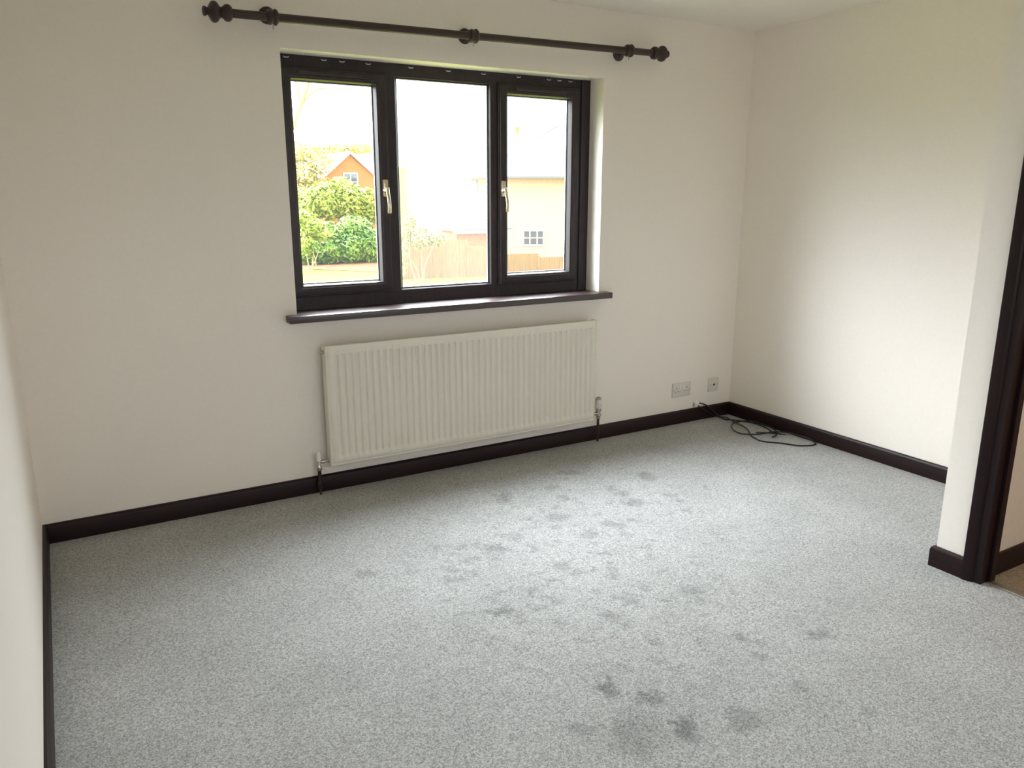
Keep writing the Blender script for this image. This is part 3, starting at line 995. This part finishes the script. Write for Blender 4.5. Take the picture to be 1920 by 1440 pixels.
# white house shape added to imitate the blown-out haze and hide the horizon
wa, wb = at(768, 330, 50), at(862, 330, 50)
wh = thing('house', 'added white house shape behind the garage, standing in for blown-out haze in the centre pane', 'house', ((wa.x + wb.x) / 2, 50, ZG))
obj('wall', box(wa.x, wb.x, 50, 54.5, ZG, 2.6), M_white, wh, 0)
obj('roof', add_hip(bmesh.new(), wa.x, wb.x, 50, 54.5, 2.6, 4.2, wa.x + 1.5, wb.x - 1.5, 52.2, .25, .1), M_tile, wh, 0)

# yellow rendered house hidden mostly by the mullion
yc = at(762, 330, 45.5)
yx0, yx1, yy0 = yc.x - 1.75, yc.x, 45.5
yh = thing('house', 'yellow rendered house at the left edge of the centre pane', 'house', (yx1, yy0, ZG))
obj('wall', box(yx0, yx1, yy0, yy0 + 2.2, ZG, 3.0), M_yellow, yh, 0)
obj('roof', add_hip(bmesh.new(), yx0, yx1, yy0, yy0 + 2.2, 3.0, 3.5, (yx0 + yx1) / 2, (yx0 + yx1) / 2, yy0 + 1.1, .08, .06), M_white, yh, 0)
yh.rotation_euler.z = -math.radians(26)

# far gabled house above the shrubs in the left pane
fy = 58.0
pA, pL, pR = at(655, 288, fy), at(612, 328, fy), at(742, 322, fy)
fx0, fx1 = pL.x, 2 * pA.x - pL.x
fh = thing('house', 'far orange brick house with gable and pale roof above the shrubs', 'house', (pA.x, fy, ZG))
bm = box(fx0, fx1, fy, fy + 7, ZG, pL.z)
q = [bm.verts.new(p) for p in ((fx0, fy, pL.z), (fx1, fy, pL.z), (pA.x, fy, pA.z - .1), (fx0, fy + 7, pL.z), (fx1, fy + 7, pL.z), (pA.x, fy + 7, pA.z - .1))]
for idx in ((0, 1, 2), (3, 5, 4), (0, 2, 5, 3), (1, 4, 5, 2)):
    bm.faces.new([q[j] for j in idx])
obj('wall', bm, M_brick_o, fh, 0)
obj('roof', add_gable(bmesh.new(), fx0, fx1, fy, fy + 7, pL.z, pA.z), M_tile, fh, 0)
obj('side_wing', box(fx1, fx1 + 3.4, fy + 2, fy + 8, ZG, pL.z - .6), M_brick_o, fh, 0)
obj('wing_roof', add_hip(bmesh.new(), fx1 - .4, fx1 + 3.4, fy + 2, fy + 8, pL.z - .6, pA.z - .2, fx1 - .4, fx1 + 1.6, fy + 5, .3, .1), M_tile, fh, 0)
house_window(fh, pA.x - .6, pA.x + .6, fy, pL.z - 1.2, pL.z + .2, 1)


# vegetation ---------------------------------------------------------
def leaf_cloud(blobs, n, size, rnd):
    bm = bmesh.new()
    vol = [b[3] * b[4] * b[5] for b in blobs]
    tot = sum(vol)
    for b, v_ in zip(blobs, vol):
        x, y, z, rx, ry, rz = b
        for _ in range(int(n * v_ / tot)):
            d = Vector((rnd.gauss(0, 1), rnd.gauss(0, 1), rnd.gauss(0, 1))).normalized()
            r = rnd.uniform(.55, 1.05)
            p = Vector((x + d.x * rx * r, y + d.y * ry * r, z + d.z * rz * r))
            if p.z < ZG + .03:
                continue
            u = Vector((rnd.gauss(0, 1), rnd.gauss(0, 1), rnd.gauss(0, 1))).normalized()
            n_ = (d + u * .9 + Vector((0, 0, .4))).normalized()
            a = n_.orthogonal().normalized()
            a = Matrix.Rotation(rnd.uniform(0, 6.28), 3, n_) @ a
            c = n_.cross(a)
            s = size * rnd.uniform(.6, 1.3)
            bm.faces.new([bm.verts.new(p + a * s), bm.verts.new(p + c * s * .45 + n_ * s * .1), bm.verts.new(p - a * s), bm.verts.new(p - c * s * .45 + n_ * s * .1)])
    return bm


def stem(bm, p, q, r0, r1, rnd, bend=.15, k=6):
    p, q = Vector(p), Vector(q)
    L_ = (q - p).length
    mid = p.lerp(q, .5) + Vector((rnd.uniform(-1, 1), rnd.uniform(-1, 1), rnd.uniform(-.5, .5))) * L_ * bend
    pts = spline([p, mid, q], k)
    n = len(pts)
    add_tube(bm, pts, [r0 + (r1 - r0) * i / (n - 1) for i in range(n)], 6)
    return pts


def shrub(name, label, cat, blobs, n, size, material, seed, group=None):
    rnd = random.Random(seed)
    bx, by = sum(b[0] for b in blobs) / len(blobs), sum(b[1] for b in blobs) / len(blobs)
    t = thing(name, label, cat, (bx, by, ZG), group)
    obj('foliage', leaf_cloud(blobs, n, size, rnd), material, t, 0)
    bm = bmesh.new()
    for b in blobs:
        for _ in range(1):
            stem(bm, (bx + rnd.uniform(-.3, .3), by + rnd.uniform(-.2, .2), ZG - .05), (b[0] + rnd.uniform(-.5, .5) * b[3], b[1] + rnd.uniform(-.5, .5) * b[4], b[2] + rnd.uniform(-.2, .6) * b[5]), .04, .015, rnd)
    obj('stem', bm, M_bark, t)
    return t


def sb(px, py, Y, wpx, hpx, dep=1.0):
    """leaf mass centred where a pixel looks, at distance Y; half sizes given in pixels"""
    p = at(px, py, Y)
    k = (p - CAM).dot(fwd) / FPX
    return (p.x, p.y, p.z, wpx * k, max(wpx * k * .8, dep), hpx * k)


shrub('laurel_shrub', 'dark green laurel shrub low in the left pane', 'shrub',
      [sb(572, 464, 43, 24, 30), sb(612, 468, 43, 32, 28), sb(655, 466, 43, 32, 30), sb(688, 460, 43, 22, 36), sb(708, 462, 43, 14, 32), sb(615, 442, 43.5, 32, 26), sb(665, 432, 43.5, 34, 28)],
      12000, .15, M_leaf_g, 3)
shrub('bright_shrub', 'yellow-green shrub at the left in front of the laurel', 'shrub',
      [sb(586, 427, 39.5, 24, 18, .6), sb(570, 410, 39.8, 20, 16, .6), sb(604, 440, 39.4, 16, 12, .5), sb(574, 455, 39.4, 14, 22, .5)], 3600, .13, M_leaf_y, 4)
shrub('tall_shrub', 'tall yellow-green shrub behind the laurel, in front of the far house', 'shrub',
      [sb(655, 380, 49, 38, 34), sb(610, 378, 49, 34, 36), sb(690, 388, 49, 26, 34), sb(640, 352, 49.5, 22, 20), sb(575, 395, 49, 20, 40)],
      6500, .17, M_leaf_y, 5)
shrub('winter_tree', 'tan half-bare tree at the left edge of the left pane', 'tree',
      [sb(568, 322, 53.5, 28, 34), sb(600, 302, 53.5, 30, 24), sb(556, 290, 54, 20, 26), sb(592, 345, 53.5, 28, 26), sb(560, 360, 53.5, 24, 30)], 2800, .15, M_leaf_t, 6)
shrub('far_tree', 'pale tree line showing over the far house roof', 'tree',
      [sb(630, 281, 76, 40, 12, 2), sb(672, 278, 76, 30, 10, 2), sb(585, 283, 76, 36, 14, 2)], 1800, .22, M_leaf_t, 8)
shrub('ivy_bush', 'pale bush growing in front of the fence in the centre pane', 'bush',
      [sb(815, 447, 30.2, 22, 16, .5), sb(788, 446, 30.4, 18, 22, .5), sb(768, 425, 30.8, 12, 34, .4), sb(757, 470, 30.6, 8, 44, .3)], 2600, .10, M_leaf_t, 9)

# bare tree reaching up at the left of the left pane
rnd = random.Random(11)
b0 = at(536, 300, 26)
bt = thing('bare_tree', 'bare leafless tree with thin branches against the sky, upper left pane', 'tree', (b0.x, b0.y, ZG))
bm = bmesh.new()
j0, j1, j2 = at(548, 240, 26), at(564, 197, 26), at(580, 150, 26)
add_tube(bm, spline([(b0.x - .25, b0.y, ZG - .05), b0, j0, j1, j2, at(588, 95, 26), at(592, 30, 26)], 6), [.10 - .06 * i / 36 for i in range(37)], 8)
obj('trunk', bm, M_bark, bt)


def twigs(p0, pts, r, k=10, l=.5):
    bm = bmesh.new()
    path = spline([p0] + pts, 6)
    n = len(path)
    add_tube(bm, path, [r * (1 - .8 * i / n) for i in range(n)], 6)
    for _ in range(k):
        i = rnd.randrange(2, n)
        p = path[i]
        stem(bm, p, p + Vector((rnd.uniform(-1, 1), rnd.uniform(-.6, .6), rnd.uniform(-.3, 1))) * l, r * .3, r * .1, rnd, .15, 3)
    return bm


obj('branch', twigs(j1, [at(585, 175, 26), at(602, 165, 26), at(628, 180, 26), at(652, 208, 26)], .045, 12, .5), M_bark, bt)
obj('branch', twigs(j0, [at(560, 235, 26), at(575, 255, 26), at(588, 262, 26)], .03, 10, .4), M_bark, bt)
obj('branch', twigs(j2, [at(600, 140, 26), at(640, 120, 26), at(680, 60, 26)], .045, 8, .5), M_bark, bt)
obj('branch', twigs(j1, [at(556, 160, 26), at(540, 120, 26), at(520, 90, 26)], .045, 8, .5), M_bark, bt)
